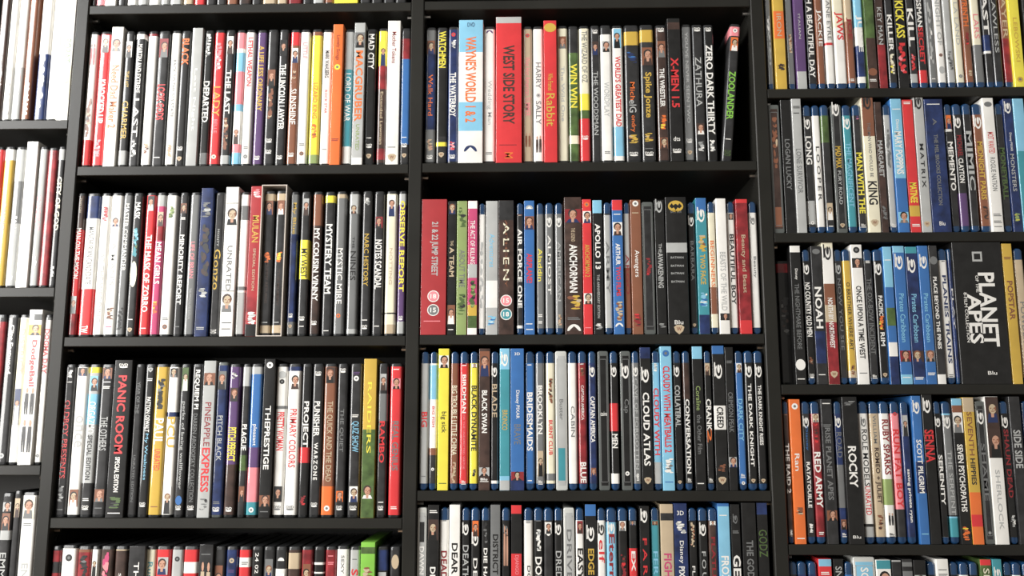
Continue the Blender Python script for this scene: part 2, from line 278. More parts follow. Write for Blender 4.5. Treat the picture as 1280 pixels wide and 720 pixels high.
DATA = r'''
!A1 195 1 1 second column, first full shelf
98 112 D w|b .8 1 r;g .08 .25 r;x .5 .78 n|@white case with red foot, first beside the left upright
114.4 128 D r|f .03 .16 w;T .36 .68 w .6 KNOCKED UP;x .8 .92 p
128.8 144 S+3 w|f .09 .18 w;T .28 .73 o .62 Need Dad Maker 2
146.5 158 D K|f .08 .2 w;t .3 .42 Y .35 THE LAST;t .52 .8 Y .6 CHARMER;b .88 1 s
160 172.5 D K|b 0 .06 w;t .1 .46 w .45 MARTIN AND EXTREME;t .5 .78 w .5 LAST;x .8 .92 w
175.6 188 D w|b 0 .04 R;x .83 .9 n
188.8 204 D K|f .06 .2 R;T .4 .66 r .62 LOOK GODS;t .45 .6 w .18 UNRATED;m .93 w|@charcoal case with red block lettering mid spine
205.6 217.5 D w|t .22 .64 g .3 BACK TO THE 50'S STATE;x .84 .93 e
217.8 230.6 D k|T .06 .26 o .65 BLACK;L .87 w;S .94
232 245.6 S s|t .3 .75 w .3 Last Night
247.3 259.5 D k|x .03 .2 w;T .38 .68 w .6 DEPARTED;b .9 1 g
260.6 273.8 D r|x .1 .3 p;t .42 .64 Y .6 LADY;t .66 .76 p .3 BELLE;O .93 c
274.5 287 D K|f .05 .18 w;T .3 .62 w .5 THE LAST;x .65 .88 n;b .92 1 s
288.8 300 D w|b .02 .14 p;b .17 .31 a;b .31 .55 p;b .55 .6 a;f .7 .84 w;b .84 .9 p;b .9 1 a|@pink and pale blue striped case
300.6 312.5 D w|T .06 .42 r .5 LETHAL WEAPON;m .86 g;O .93 g
315 327.5 D v|T .12 .6 Y .5 A LIFE LESS ORDINARY;L .94 w
328.5 342 D K|f .3 .42 n;x .44 .66 n;L .82 w;L .9 w
343 355.6 D K|f .08 .2 k;T .26 .74 w .6 THE LINCOLN LAWYER;L .94 w
357.5 370 D n|b .02 .12 r;f .14 .25 w;x .25 .42 n;t .44 .7 w .6 SUNSHINE;L .92 w
370.3 383 D w|t .1 .22 p .4 LITTLE;m .84 g;O .91 n
384.8 398 D y|b 0 .05 n;t .4 .66 o .4 LIZARD KING;x .7 .8 o;b .92 1 l|@yellow case among white ones
398.8 411.3 D w|T .16 .36 k .4 MARK WAHLBERG;t .45 .62 r .25 ROCK STAR;m .88 g
411.5 424.8 S+3 o|t .08 .26 R .4 Lovely Songs;O .31 y;m .82 R|@plain orange card-sleeved case
426.5 438 D t|b 0 .3 s;t .33 .68 w .62 LORD OF WAR;b .86 1 w
439 453 S+5 s|f .07 .18 g;T .2 .7 o .62 MACGRUBER;t .72 .9 l .3 UNRATED;b .95 1 w
454 467.5 D k|T .04 .3 w .55 MAD CITY;m .8 w;L .86 w;S .93
470 481 D y|f .1 .28 y;b .28 .45 R;b .45 1 N;t .47 .85 e .3 Extended Lawman;b .88 .96 R
481.5 498 S+8 w|t .08 .3 R .3 Mother Tokens;m .88 g;S .95|@tallest white slipcase, second from the middle upright
498.8 511.3 D b|b 0 .08 K;b .08 .23 R;b .85 1 K;m .8 w;L .86 w;S .93
!A2 195 2 1 third column, first full shelf
530 543.7 D g|b .2 .75 B;f .1 .2 n;t .35 .65 o .4 Walk Hard;x .82 .9 e;L .95 w
544.4 558.6 D K|T .03 .3 y .6 WATCHMEN;b .31 .8 k;b .84 .87 y;S .93
559 571.8 D B|O .06 r;x .1 .16 w;T .34 .66 w .55 THE WATERBOY;x .84 .9 p;L .95 w
572.3 603.5 W+5 w|b 0 .23 a;b .58 .78 a;T .12 .72 o .42 WAYNE'S WORLD 1 & 2;h .02 .05 B .3 DVD;M .9 B|@wide pale blue and white box with orange lettering
604 618.7 D w|M .04 v;t .4 .72 s .4 Wedding Man;m .92 g
619.5 652.5 W+9 r|b 0 .045 s;T .2 .74 N .42 WEST SIDE STORY;m .88 R;t .93 .97 o .3 M|@thick bright red box with dark block lettering
653.7 666 D e|t .23 .66 p .55 Wet Hot American SUMMER;O .07 r;g .78 .88 n
666.9 679.8 D w|t .27 .46 g .5 HARRY;O .51 s;t .55 .72 g .5 SALLY;g .8 .92 N
680.3 697.2 S+4 r|e .02 .085 Y;t .38 .5 Y .35 Who Framed;t .52 .75 Y .6 Rabbit|@card-sleeved red case with a gold disc at top
697.5 711.2 D c|f .08 .17 n;t .3 .7 s .3 The Wild One
711.5 725 D G|b 0 .2 K;T .28 .6 y .6 WIN WIN;b .8 .86 c
725.6 738.7 D w|b 0 .5 c;t .04 .42 g .5 THE WIZARD OF OZ;b .5 .62 y;b .62 .68 G;b .68 1 r;L .82 w
740 752.2 D K|f .12 .22 N;t .34 .8 s .45 THE WOODSMAN;L .05 w
752.5 766.8 D w|b 0 .07 K;f .12 .2 s;t .42 .67 s .45 WORDPLAY;m .92 g
767.5 781.3 D w|f .02 .17 a;T .23 .74 r .5 WORLD'S GREATEST DAD;b .74 .95 a|@white case with red capitals and pale blue foot
783 801.9 D K|b .05 .15 Y;x .2 .28 B;t .42 .55 o .3 Mich;t .55 .64 s .45 elG;t .66 .78 o .35 ondry;x .8 .86 Y;L .94 w
803 820.6 D K|b .04 .13 Y;f .17 .3 n;T .35 .68 Y .55 Spike Jonze;x .79 .85 Y;m .9 g;L .94 w|@wide charcoal case with a portrait and yellow title
823 837.5 D N|f .12 .24 n;T .32 .6 w .4 THE WRESTLER;x .66 .76 o;f .82 .9 n;L .04 w
838.3 855 W+4 k|b .03 .08 N;T .28 .63 r .55 X-MEN 1.5;h .83 .86 w .5 dts;L .93 w
856.2 868.8 D g|t .06 .72 s .3 YOU'VE NEVER SEEN TWO;L .85 w;S .93
869.4 883.8 D K|t .24 .6 s .5 ZATHURA;f .72 .8 N;L .04 w;x .85 .92 s
884.3 897.5 D k|T .15 .8 w .6 ZERO DARK THIRTY;x .84 .92 w;L .04 w|@black case with large white capitals, just left of the leaning case
900.5 914 D* K|b 0 .09 p;O .05 w;f .1 .2 o;T .35 .7 z .6 ZOOLANDER;m .84 w;t .92 .96 G .6 DVD|@leaning black case with green lettering at the shelf's right end
!B1 405 1 2 second column, second shelf
82.5 95 D r|b 0 .26 N;t .04 .14 e .2 MAN ON;t .25 .6 w .6 MAN ON THE MOON;f .72 .84 s;b .84 1 R|@narrow red case with dark brown top by the left upright
97.3 113.8 D w|b 0 .18 B;t .24 .64 g .45 MANCHURIAN CANDIDATE;b .67 1 r;T .92 .97 w .5 TW
115.6 128 D w|x .1 .2 r;t .42 .9 s .45 AT THE WEDDING
128.5 143 D w|f .18 .24 w;t .35 .65 s .35 A MAN'S;x .8 .88 n;m .93 m
144 155 D g|t .08 .55 w .45 MASTER COMMANDER;x .8 .95 k
156.5 168.8 D K|T .07 .19 w .55 MASK;x .25 .45 t;e .48 .66 c;m .88 w;S .95
173 185.6 D r|f .01 .13 K;T .3 .83 w .6 THE MASK OF ZORRO;m .94 w|@red case with white serif title and portrait top
186.6 198 D m|b 0 .1 s;f .14 .24 e;b .24 .34 R;T .35 .64 w .62 MEAN GIRLS;x .76 .84 o
199 213 D w|x .1 .18 l;m .87 g;O .93 n
216 227 D K|f .08 .15 n;m .18 w;T .3 .78 w .5 MINORITY REPORT;m .93 g
229.4 241.9 D g|t .35 .6 p .4 LIFE OF BRIAN;t .67 .88 s .2 THE IMMACULATE EDITION
243.1 258.8 S+3 B|x .1 .2 g;x .25 .6 K;x .68 .74 s;m .94 s|@navy blue card-sleeved case
260.6 273.8 D K|t .26 .38 s .2 MONTY;t .4 .68 Y .6 Gonzo;t .95 .99 w .5 DVD
274.4 291.3 S+4 w|b .11 .114 K;f .14 .26 w;t .4 .7 g .35 UNRATED;b .7 .704 K;f .71 .84 w;m .91 K;m .95 K|@white card-sleeved case with black outline drawings
293 305 D w|b .1 .2 g;b .66 .685 g;b .7 1 s
306.2 321.9 S+5 q|x .02 .08 p;t .2 .38 Y .5 MULAN;t .42 .7 e .2 SPECIAL EDITION;b .74 .84 R;x .84 .92 w;b .92 1 k|@crimson card-sleeved case with black foot
324 337.6 D K|b .01 .07 e;f .07 .17 n;x .43 .5 o;t .5 .78 N .25 MUMMY RETURNS;m .91 s;b .93 1 e|@left of the paired gold-ended cases in a clear slipcase
339 352 D K|b .01 .07 e;f .07 .17 n;x .43 .5 o;t .55 .8 N .25 THE MUMMY;m .91 s;b .93 1 e|@right of the paired gold-ended cases in a clear slipcase
357.5 367.8 D g|t .08 .3 Y .5 My Blue;b .3 .9 B;L .86 w;S .93
371 383 D K|f .05 .17 s;b .34 .61 y;t .4 .6 K .6 MY WEST;L .88 w;m .93 w
386.3 398.5 D N|b 0 .24 n;T .26 .76 w .55 MY COUSIN VINNY;L .91 w
401.3 414.4 D K|b .03 .08 y;T .23 .71 w .6 MYSTERY TEAM;m .96 w|@dark case with tall white block title
416.3 428.8 D g|b 0 .05 e;t .4 .78 w .55 MYSTIC MIRE;O .86 o
432.5 445.6 D s|f .1 .16 s;b .16 .95 g;t .32 .4 k .2 THE;t .42 .62 k .5 NINES
449.4 461.9 D K|x .05 .1 s;t .3 .66 Y .45 NARC HISTORY;m .89 w;L .94 w
464.4 477.8 D K|f .18 .26 R;T .34 .68 w .6 NOTES SCANDAL;m .93 w
480 493.8 D c|f .03 .18 w;t .4 .65 e .25 NOTTING;b .84 .85 K;b .92 1 e|@cream case with a portrait top near the middle upright
495.6 505.6 D s|b .1 .9 v;T .07 .7 y .6 OBSERVE REPORT;L .88 w
!B2 405 2 2 third column, second shelf
524.8 557.5 W+2 q|T .17 .57 s .3 21 & 22 JUMP STREET;o .72 p 18;o .82 g 15;m .9 p|@wide red box with two rating circles
558.2 569.4 C k|f .02 .1 K;t .3 .34 e .3 THE;T .35 .57 e .5 A TEAM;f .78 .92 n;m .96 w
570 583.5 C l|x .05 .2 G;t .37 .65 g .5 ABOUT TIME;x .7 .85 G
584 596.3 C m|b 0 .06 w;t .15 .48 w .45 THE ACT OF KILLING;b .48 .58 s;x .6 .8 G;b .78 .86 Y;b .86 .95 G;b .95 1 w
597.5 606 B w|f .0 .08 n;x .3 .8 s
606.9 622.5 C s|t .25 .5 a .4 Adventures;b .6 .8 w;x .86 .93 a|@pale silver case with faint blue script
622.8 642.5 W N|b 0 .15 K;t .17 .6 c .35 A L I E N;t .15 .65 n .15 ANTHOLOGY;o .75 p 15;o .85 t 18|@dark bronze box with widely spaced letters
645.6 654.4 B K|f 0 .1 n;T .2 .8 w .6 AIR FORCE ONE;b .93 1 w
655.3 668.8 C b|M .05 s;f .12 .22 n;b .22 .4 b;T .4 .62 r .5 AIRPLANE!;m .92 w;m .96 w|@medium blue case with red slanted title
670.6 680.6 B g|t .35 .6 y .5 Aladdin;m .85 w;m .9 w
681.9 692.8 B g|R .1 w;t .25 .7 w .35 ALMOST
694.4 705 B g|R .12 w;t .3 .75 s .35 AMERICAN;x .85 .93 e
706.3 728.8 W+4 N|f .09 .19 R;t .23 .33 e .2 THE LEGEND;T .35 .7 w .42 ANCHORMAN;x .72 .82 Y;m .88 g;M .95 w|@wide dark maroon box with white title and star
729.4 741.3 C+1 r|O .04 o;f .09 .18 w;t .34 .58 Y .5 ANCHORMAN 2;f .7 .78 w;m .95 p
742.5 755 C k|b 0 .1 a;T .18 .52 w .5 APOLLO 13;t .56 .88 s .25 THE ANNIVERSARY EDITION;x .92 .96 s|@black case with silver title and light blue cap
756 766.3 B s|b 0 .1 K;t .3 .7 g .4 ARMY
767.3 781 C b|b 0 .08 r;m .11 w;f .17 .27 w;T .33 .49 w .4 ARTHUR;T .5 .72 r .4 TWO FILMS;x .76 .9 e;M .93 w
781.5 790 B n|b 0 .5 s;t .4 .7 R .5 ARGO
790.6 804.4 C n|O .03 w;m .1 e;t .38 .58 w .5 Avengers;x .85 .94 R
805 820 X K|x .43 .56 R
821.3 834 C k|R .05 s;t .33 .4 s .3 THE;T .4 .66 s .5 AWAKENING;x .92 .95 g
835.3 862.3 W+3 k|V .07 Y;h .1 .12 g .5 BATMAN;b .34 .41 s;h .44 .455 s .6 BATMAN;h .5 .515 s .6 BATMAN;h .555 .57 s .6 BATMAN;h .615 .63 s .6 BATMAN;h .9 .93 w .4 Blu;S .965|@wide black box with a silver band
863 873 B k|R .12 w;t .3 .6 g .4 BARBARA;S .93
874 888 C+2 t|b 0 .1 b;R .13 w;x .28 .4 Y;T .42 .64 Y .45 TWO FACE;x .7 .8 a;b .86 1 B
888.5 898.5 B c|b 0 .06 a;t .3 .65 o .45 BEGINNERS;b .65 .85 n
899.8 913 C+1 w|t .4 .83 s .5 BEASTS OF THE WILD;f .85 .9 K|@white card sleeve with pale grey title near the right upright
913.5 923.8 B w|f .03 .14 g;T .25 .78 K .5 BEAUTIFUL BOY
925 940.6 C R|b 0 .03 r;t .27 .7 e .4 Beauty and Beast;b .9 1 r|@shiny crimson case beside the last white one
941 952 B w|R .1 g;t .42 .58 g .35 Beauty
!C1 632 1 3 second column, third shelf
65.6 81.9 D K|x .04 .09 w;m .12 w;t .24 .75 r .45 OLDBOY PRESENTS;x .8 .9 g;m .95 g|@charcoal case with faded red title, first by the left upright
83.5 98.8 D w|f .02 .08 K;t .34 .55 s .6 once;f .82 .93 n;b .94 1 w
99.4 113.8 D s|b 0 .06 y;f .08 .18 a;b .2 .4 a;t .25 .46 w .6 ORGAZMO;T .47 .76 K .4 SPECIAL EDITION;b .78 1 K;m .88 w;L .94 w
115 131.3 D K|f .02 .1 n;m .12 w;m .15 w;t .35 .57 s .5 THE OTHERS;f .82 .9 n;m .94 g
131.8 154.6 W+2 k|L .04 w;T .1 .6 r .45 PANIC ROOM;T .62 .84 w .25 SPECIAL EDITION;x .87 .94 G;m .97 w|@wide black box with large red title
158 170 D K|t .12 .33 g .35 YEAR OF THE;t .6 .9 g .25 UNRATED EDITION
171.3 184.4 D k|S .04 s;m .1 w;T .22 .45 w .4 PATTON OSWALT;t .46 .76 a .35 My Weakness;L .92 w
184.8 200.6 D Y|x .1 .3 k;T .36 .53 w .8 PAUL;t .56 .7 r .45 UNRATED;m .93 n|@golden yellow case with fat white title
201.3 215 D w|f .03 .09 k;b .32 .35 B;T .35 .55 Y .7 PCU;f .8 1 w
216.9 228.8 D K|f .02 .18 G;t .25 .82 s .4 perks of being wallflower;e .86 .92 b;L .94 w
231.3 245.3 D k|T .04 .3 w .45 REQUIEM PI;t .33 .9 g .35 DARREN ARONOFSKY COLLECTION;L .94 w
246 261.9 S+2 s|f .08 .16 n;t .27 .55 R .45 PINEAPPLE;T .56 .84 r .6 EXPRESS;x .88 .95 g|@silver card-sleeved case with a red word
262.8 277.5 D+2 B|f .06 .18 g;t .35 .64 s .4 PITCH BLACK;m .9 g;L .95 w
279 293 D v|x .06 .1 w;f .16 .25 N;T .42 .64 y .7 PITCH PERFECT;b .66 1 N;L .95 w|@violet case with a yellow title block
296 306.3 D K|b .02 .15 s;T .4 .57 w .6 PLAGUE;b .6 .7 G;f .8 .9 n
306.9 321.3 D b|b .01 .07 s;b .55 .68 v;b .68 .9 p;t .4 .54 w .4 pleasant;b .9 1 t;O .95 w
323 337.5 S+4 k|O .04 w;t .3 .43 w .45 THE;T .43 .7 w .45 PRESTIGE;f .86 .93 n;m .96 g|@tall black card-sleeved case with white title
339.4 353.8 D w|e .05 .1 s;O .12 k;b .28 .3 g;T .32 .57 r .6 PRETTY WOMAN;f .8 .9 K;L .94 g
354.4 370.6 D w|b 0 .05 B;f .07 .17 w;t .3 .68 r .5 PRIMARY COLORS;L .94 g|@bright white case with portrait and thin red title
371.9 384.4 D k|T .25 .55 w .6 PROJECT;b .55 .65 r;x .86 .92 R
385.6 399.4 D K|L .07 w;T .25 .48 w .5 PUNISHER;T .52 .76 w .35 W A R Z O N E;L .92 w
400.6 416.3 D n|f .01 .13 N;t .25 .77 e .5 THE QUICK AND THE DEAD;b .8 1 o;O .94 w|@rust brown case with cream title
417.5 430.6 D K|L .05 w;t .3 .58 g .4 THE QUIET;f .83 .9 o;L .94 w
433.8 448.8 D K|m .06 v;O .1 w;m .34 w;t .38 .58 a .6 QUIZ SHOW;f .8 .9 w;L .94 w
450.6 467.5 S+4 Y|b .45 1 G;t .15 .6 y .3 RAIDERS;f .8 .88 G|@gold card sleeve with olive lower half
469.4 481.9 D K|f .07 .18 s;b .2 .38 g;T .38 .65 r .5 RAMBO;m .9 w;L .94 w
484.8 500 D r|m .04 w;f .1 .17 p;T .38 .7 g .5 REAL GENIUS;m .93 w|@bright red case at the shelf's right end by the middle upright
!C2 597 2 3 third column, third shelf
523.5 535 B s|f 0 .07 e;T .44 .55 r .6 BIG;m .9 g
535.6 545.6 B w|b .1 .35 a;t .4 .55 r .3 BIG FISH;b .7 .75 n;b .75 1 K;O .85 w
546.3 560.3 C+1 y|f .05 .14 w;t .45 .6 K .5 big sick;m .95 G|@lemon yellow case with a small portrait
561.9 572.5 B n|t .25 .75 c .6 BIG TROUBLE LITTLE CHINA;x .8 .95 e
573.8 585 B r|m .03 w;m .08 w;T .17 .45 w .4 BIRDMAN;t .46 .85 p .2 OR THE UNEXPECTED VIRTUE;R .95 w
586.5 597.3 B y|f 0 .12 w;T .25 .72 K .6 BLACK DYNAMITE;x .85 .9 K
598 612.5 C+1 N|f .02 .2 n;T .3 .6 w .45 BLACK SWAN;f .84 .9 s;R .93 w
613 623 B k|R .1 w;t .24 .48 e .6 BLADE;b .93 .97 w
624.4 637.5 C+1 a|R .08 w;b .15 .9 t;t .44 .58 Y .5 BRONCO;b .93 1 s|@turquoise card-sleeved case with pale foot
638 655.6 C+1 B|b 0 .9 b;h .03 .05 w .4 3D;t .3 .5 w .3 Disney PIXAR;t .54 .68 g .45 BRAVE;f .87 .93 R
656.3 668.8 B b|m .1 w;T .3 .72 w .55 BRIDESMAIDS;m .93 w|@mid blue case with bold white title
670 681.3 B g|x 0 .06 w;T .25 .6 w .5 BROOKLYN;f .72 .9 e;R .95 w
683 694.4 B c|x .2 .38 n;T .5 .75 r .4 BURNT CLUB;b .88 .93 g
695 710 X s|b .7 .93 t;t .35 .5 g .3 Buster|@grey case in a greenish clear frame
711 722.5 B w|f 0 .08 g;t .4 .62 g .4 CABIN
723.8 735 B R|x 0 .1 w;x .12 .18 n;t .25 .5 w .3 CAPTAIN AMERICA;T .8 1 w .6 BLUE
736.9 747.3 B B|R .08 w;T .33 .66 w .5 CAPTAIN AMERICA;f .84 .9 n
749 763 X k|b .0 .03 w;h .44 .47 w .6 casino
764.4 775 B k|R .08 w;b .38 .58 r;T .6 .7 w .6 MEN;b .88 1 w|@black case with a bright red block
777.5 791.3 X k|R .15 w;t .35 .45 g .5 Cap;O .88 w
792.5 802.3 B g|R .08 w;t .2 .85 s .4 CAVE OF FORGOTTEN;x .88 .93 w
802.7 816.8 C+2 k|b 0 .08 B;R .2 w;T .32 .83 w .55 CLOUD ATLAS;S .93
817.5 828 B a|x 0 .15 w;T .27 .75 r .6 CLOUDY WITH;b .8 1 s
828.8 843.8 C+3 a|O .05 b;T .14 .74 r .55 CLOUDY WITH MEATBALLS 2;x .78 .88 w;m .94 b|@sky blue card sleeve with red title
844.4 855 B k|R .14 w;T .25 .55 s .6 COLLATERAL;S .94
856.9 866.9 B k|b 0 .35 N;T .35 .88 w .5 CONVERSATION;R .93 w
869.4 883 C+3 k|b 0 .09 a;t .28 .45 l .4 Coraline;t .48 .75 g .4 the Other Film;m .95 w
883.8 893.8 B k|f .05 .18 e;T .35 .58 w .6 CRANK;t .56 .66 o .5 2;R .93 w
895 910.8 C+4 k|b 0 .06 b;R .18 w;b .42 .585 w;T .43 .575 k .5 CREED;x .82 .87 n;S .93|@black case with a white title box and blue cap
911.3 922.5 C+2 k|m .1 g;t .32 .6 g .5 CRIMSON PEAK;f .77 .84 s
923.5 934.4 B b|f .03 .16 w;t .35 .65 a .5 DARK CITY;R .9 w;O .95 w
935.6 947.5 B k|R .1 w;T .24 .83 w .35 THE DARK KNIGHT;S .93
948 960 B k|R .1 w;T .25 .68 w .35 THE DARK KNIGHT RISES;S .93|@black case with long thin white title by the right upright
!D1 712 1 4 second column, bottom shelf in view
63.8 74.4 D K|b .03 .1 R;b .17 .25 R
75.6 94.5 D+1 w|O .08 K|@broad plain white case with a tiny black emblem
96 112.6 D n|b .04 1 R;x .06 .2 k
113.3 122.5 D w|f .05 .2 w;b .22 1 n
124.4 140.6 D N|x .04 .4 m
142.5 157.8 D N|b 0 .03 e;q .05;t .17 .4 w .2 SCENT
160 180.6 W-2 K|t .1 .5 w .3 THE RULES|@wide charcoal box with a thin vertical line
181 193.8 D c|t .1 .4 t .45 Rushmore
194.4 212 D r|f .07 .18 s
213.8 228 D s|O .08 K
228.5 246.5 D r|b .1 .17 w|@red case with a white bow-tie shaped panel
248 265.6 S+1 K|m .06 g;g .1 .4 e
266.3 280.6 D K|f .12 .3 n
282 296.3 D B|O .09 e;m .15 v;b .2 1 b
298 312.5 D r|b .07 .13 w;m .1 g|@red case with a small white label near the top
313.8 327.5 D k|t .04 .17 w .3 24 02;b .19 1 s
328.8 343 D K|f .08 .24 g
343.8 358 D w|b 0 .14 K;M .08 w;f .17 .3 w
359.4 375 D N|b .04 .14 e;f .22 .4 n
376.3 390.6 D R|f .11 .25 n
392 405.3 D k|b .1 .115 w;b .16 .17 w|@black case with two thin white lines
406.3 420 D R|m .06 p;m .1 p;t .24 .4 w .6 SEVEN
420.6 435.3 D+1 w|t .06 .4 g .25 SEXY SERVANT
437 449.6 D s|m .08 g;T .14 .4 r .6 SHINE
450.4 468.8 S+4 z|b .03 .07 G;x .15 .28 n;b .27 .35 t|@lime green card-sleeved case standing taller
470.6 485 D K|b 0 .15 B;f .16 .35 s
487 500.6 D K|e .05 .14 e
!D2 712 2 4 third column, bottom shelf in view
519.8 533 X s|b 0 .1 s;b .1 .24 K;b .24 .8 s;T .27 .7 w .45 DAWN PLANET
533.8 548 C+1 k|m .04 w;f .1 .24 N;T .42 .6 w .45 DEAD;x .62 .7 w
548.8 560.6 B w|m .02 g;T .3 .7 R .6 DEADPOOL
561 575 C+1 w|T .26 .75 k .5 DEAR WHITE|@white card sleeve with black serif capitals
576.3 587.5 B k|R .12 w;t .26 .5 s .6 DEATH
588 600 B k|f 0 .2 o;R .22 w;t .35 .6 w .4 DEEP
601.3 612.3 B k|x 0 .04 w;x .1 .25 K;T .28 .6 w .4 DIE HARD
612.8 625.6 C+1 g|T .2 .47 k .5 DISTRICT;T .5 .58 r .6 9|@mid grey card sleeve with dark title and red numeral
626.5 638 B k|R .05 g;g .12 .4 f
638.8 652.5 C+1 k|b 0 .06 r;b .33 .48 r;t .34 .47 p .4 DJANGO
654.4 666.5 B w|m .02 g;t .4 .7 k .4 DON JON
667 679.4 B k|m .02 g;x .15 .3 w;T .34 .55 w .7 DOPE
679.8 692 B K|R .03 w;f .1 .18 w;t .5 .7 w .4 DRAG
693 703.8 B k|R .08 w;t .3 .55 s .6 DREDD
704.8 718.8 X s|t .15 .5 g .4 DRIVE
719.8 731 B w|f .05 .18 R;b .18 .8 w;T .28 .5 k .6 EASY
731.9 746.3 C+2 k|b 0 .08 b;R .2 w;T .3 .65 Y .5 EDGE MAN|@black case with blue cap and gold stacked title
746.9 758 B w|R .1 K;t .22 .38 r .6 elf
758.5 772 B a|b 0 .1 B;R .05 w;T .18 .6 R .5 Eternal
773 785.6 B k|f 0 .16 w;x .32 .5 R
786.3 798 B k|f 0 .12 g;b .28 .6 r;T .3 .55 w .4 EX M
800.6 813 C k|q .07;R .07 w;t .22 .7 r .4 F A R G O|@black case with spaced red letters
814.4 825.6 B t|f 0 .12 n;t .3 .6 a .5 FERRIS
826.9 843.4 C+2 e|b .06 .11 K;T .33 .75 m .55 FIGHT CLUB|@beige card sleeve with slanted pink title
843.8 861 C+3 B|h .05 .08 w .5 3D;x .12 .2 w;t .25 .4 w .35 Disney;T .42 .75 w .4 PIXAR FINDING
861.5 873 B k|b .03 .07 w;x .1 .27 e;t .4 .6 w .3 FLAGS
874.4 886.3 B k|R .12 w;t .3 .65 s .4 F O U N T
886.9 898.5 B N|f 0 .12 w;T .2 .6 R .4 FLATLINE
899.2 914.4 C+3 b|b .02 .5 a;b .5 .9 b;m .08 w;T .35 .6 w .6 FROZEN|@bright blue card sleeve with a white title
915.6 927.5 C+2 k|R .1 g;m .18 g;T .34 .55 w .75 GET
929.4 947.6 W+4 k|T .25 .7 g .45 THE GODFATHER|@wide black box with dim grey lettering
948.4 962.5 C+4 k|b 0 .08 B;t .18 .36 G .7 GODZ
!E1 95 3 0 right column, top shelf cut by the frame
960 967.5 B g|x .4 .8 s
970 983.8 C+1 Y|b .38 .6 o;t .4 .58 e .4 IRON;x .8 .85 N|@mustard yellow case with an orange panel
985 994.4 B g|x .55 .7 e;b .7 1 g
996.3 1008.8 C v|t .4 .6 s .2 ITALIAN;b .86 1 s
1010 1021.5 B K|T .12 .9 w .55 SUCH A BEAUTIFUL DAY|@dark case with very long bold white capitals
1022.5 1032.4 B n|t .35 .65 w .6 JACKIE
1033.2 1044.4 B w|t .25 .6 g .5 JANE EYRE;b .62 .64 r
1045 1059.4 B w|b 0 .5 c;T .37 .6 r .7 JAWS|@cream case with short bold red title
1060 1070.6 B n|b 0 .45 e;T .42 .6 R .6 JOE;m .92 w
1071.9 1083.5 B w|b 0 .5 a;T .4 .7 w .6 JUNE;b .65 .9 B
1085 1097.5 C G|b .6 1 N;e .84 .9 n;m .93 w
1098.8 1109.6 C N|t .35 .65 s .5 KEY MAN;b .65 1 R
1111 1122 B K|T .4 .7 w .5 KILLER;x .72 .88 c
1123 1136.3 C k|b 0 .3 K;T .3 .6 y .75 KICK ASS;x .64 .88 r|@black case with yellow title and red figures
1137.5 1148.4 B K|T .35 .66 w .75 KILL;x .72 .85 r;b .88 1 s
1149 1160.5 B K|T .12 .5 w .5 KINGSMAN;T .5 .8 r .5 SECRET;b .85 1 r
1162 1172 B g|x .3 .8 s;m .92 w
1172.5 1183.5 B w|T .2 .65 s .5 KNIGHT OF;O .73 n;e .82 .88 s
1184.4 1194.9 B s|x .7 .85 g
1195.4 1206.3 B c|t .3 .65 s .4 LA LAND;O .9 g|@cream case with a grey disc near the foot
1207.5 1218 B n|T .15 .5 o .6 LABYRINTH;x .55 .65 R;x .85 .9 e
1219.4 1231.5 B c|b .65 1 g;t .4 .6 p .5 LARS
1233 1243 B K|T .15 .57 w .75 LAST;b .57 .7 B;b .7 .72 w
1243.5 1255.2 B K|t .25 .72 s .4 LAWLESS
1256 1267.3 B n|b .6 1 R;t .2 .6 e .5 LAYER
1268 1281.5 C y|t .45 .8 Y .35 LEBOWSKI;O .2 r;O .94 Y|@bright yellow case at the frame's right edge
1286 1297 C K|t .3 .7 e .4 LEGEND
!E2 275 3 1 right column, second shelf
966.3 980.6 X N|x .1 .5 n;b .8 .95 n|@brown case in a clear frame by the upright
982 995.6 C+4 k|T .3 .68 g .45 LOGAN LUCKY
996.3 1008.8 C+5 s|m .06 K;m .11 K;t .38 .71 g .5 LONE SURVIVOR|@light grey case with thin grey capitals
1010 1021 B K|R .08 w;T .25 .47 w .7 LONG;b .75 .93 s;O .92 w
1021.5 1032 B w|t .33 .75 K .4 L O O P E R
1032.5 1043.8 B K|b 0 .05 c;b .05 .3 G;f .77 .9 e;m .95 w
1046 1059.4 X K|R .04 w;T .33 .5 Y .5 MAD MAX;t .52 .78 s .3 FURY ROAD;S .94
1060 1072 B t|R .08 w;t .3 .8 a .5 THE MAGNIFICENT|@turquoise green case with faint title
1073 1084.7 B K|x .02 .12 v;T .38 .85 y .6 MAN WITH THE;R .95 w
1085.6 1101 C+8 c|b 0 .3 n;R .05 K;t .2 .6 g .25 THE MAN WHO WOULD BE;T .63 .8 K .7 KING;S .93|@tall case brown above and cream below
1101.5 1111 C N|T .3 .58 s .6 MARGARET;x .8 .9 g
1111.9 1122 B s|f .02 .06 w;x .2 .5 g;b .55 .8 s;R .95 w
1122.5 1136.9 C+4 b|b 0 .6 a;m .08 w;t .16 .24 w .35 Disney;T .25 .57 w .6 MARY POPPINS;f .85 .93 a
1137.5 1151.3 C+3 r|m .02 w;T .63 .78 y .6 MATINEE;b .8 .88 Y;m .94 w|@bright red card sleeve with yellow word low down
1152 1165 C+9 s|R .06 K;T .36 .68 K .35 M A T R I X;S .94|@tall pale grey card sleeve with thin dark letters
1165.6 1189.4 W+3 B|m .04 w;t .15 .2 g .2 A;T .27 .8 g .2 THE MEL BROOKS COLLECTION;h .92 .95 w .3 Blu|@wide navy box with small centred lettering
1190 1200.4 B K|f 0 .2 o;b .2 .22 w;T .3 .68 w .6 MEMENTO
1201 1212.8 B K|R .08 w;T .25 .42 R .5 MICHAEL;T .43 .62 w .5 CLAYTON;b .7 .95 v
1213.8 1225 B K|T .22 .68 s .6 MIMIC
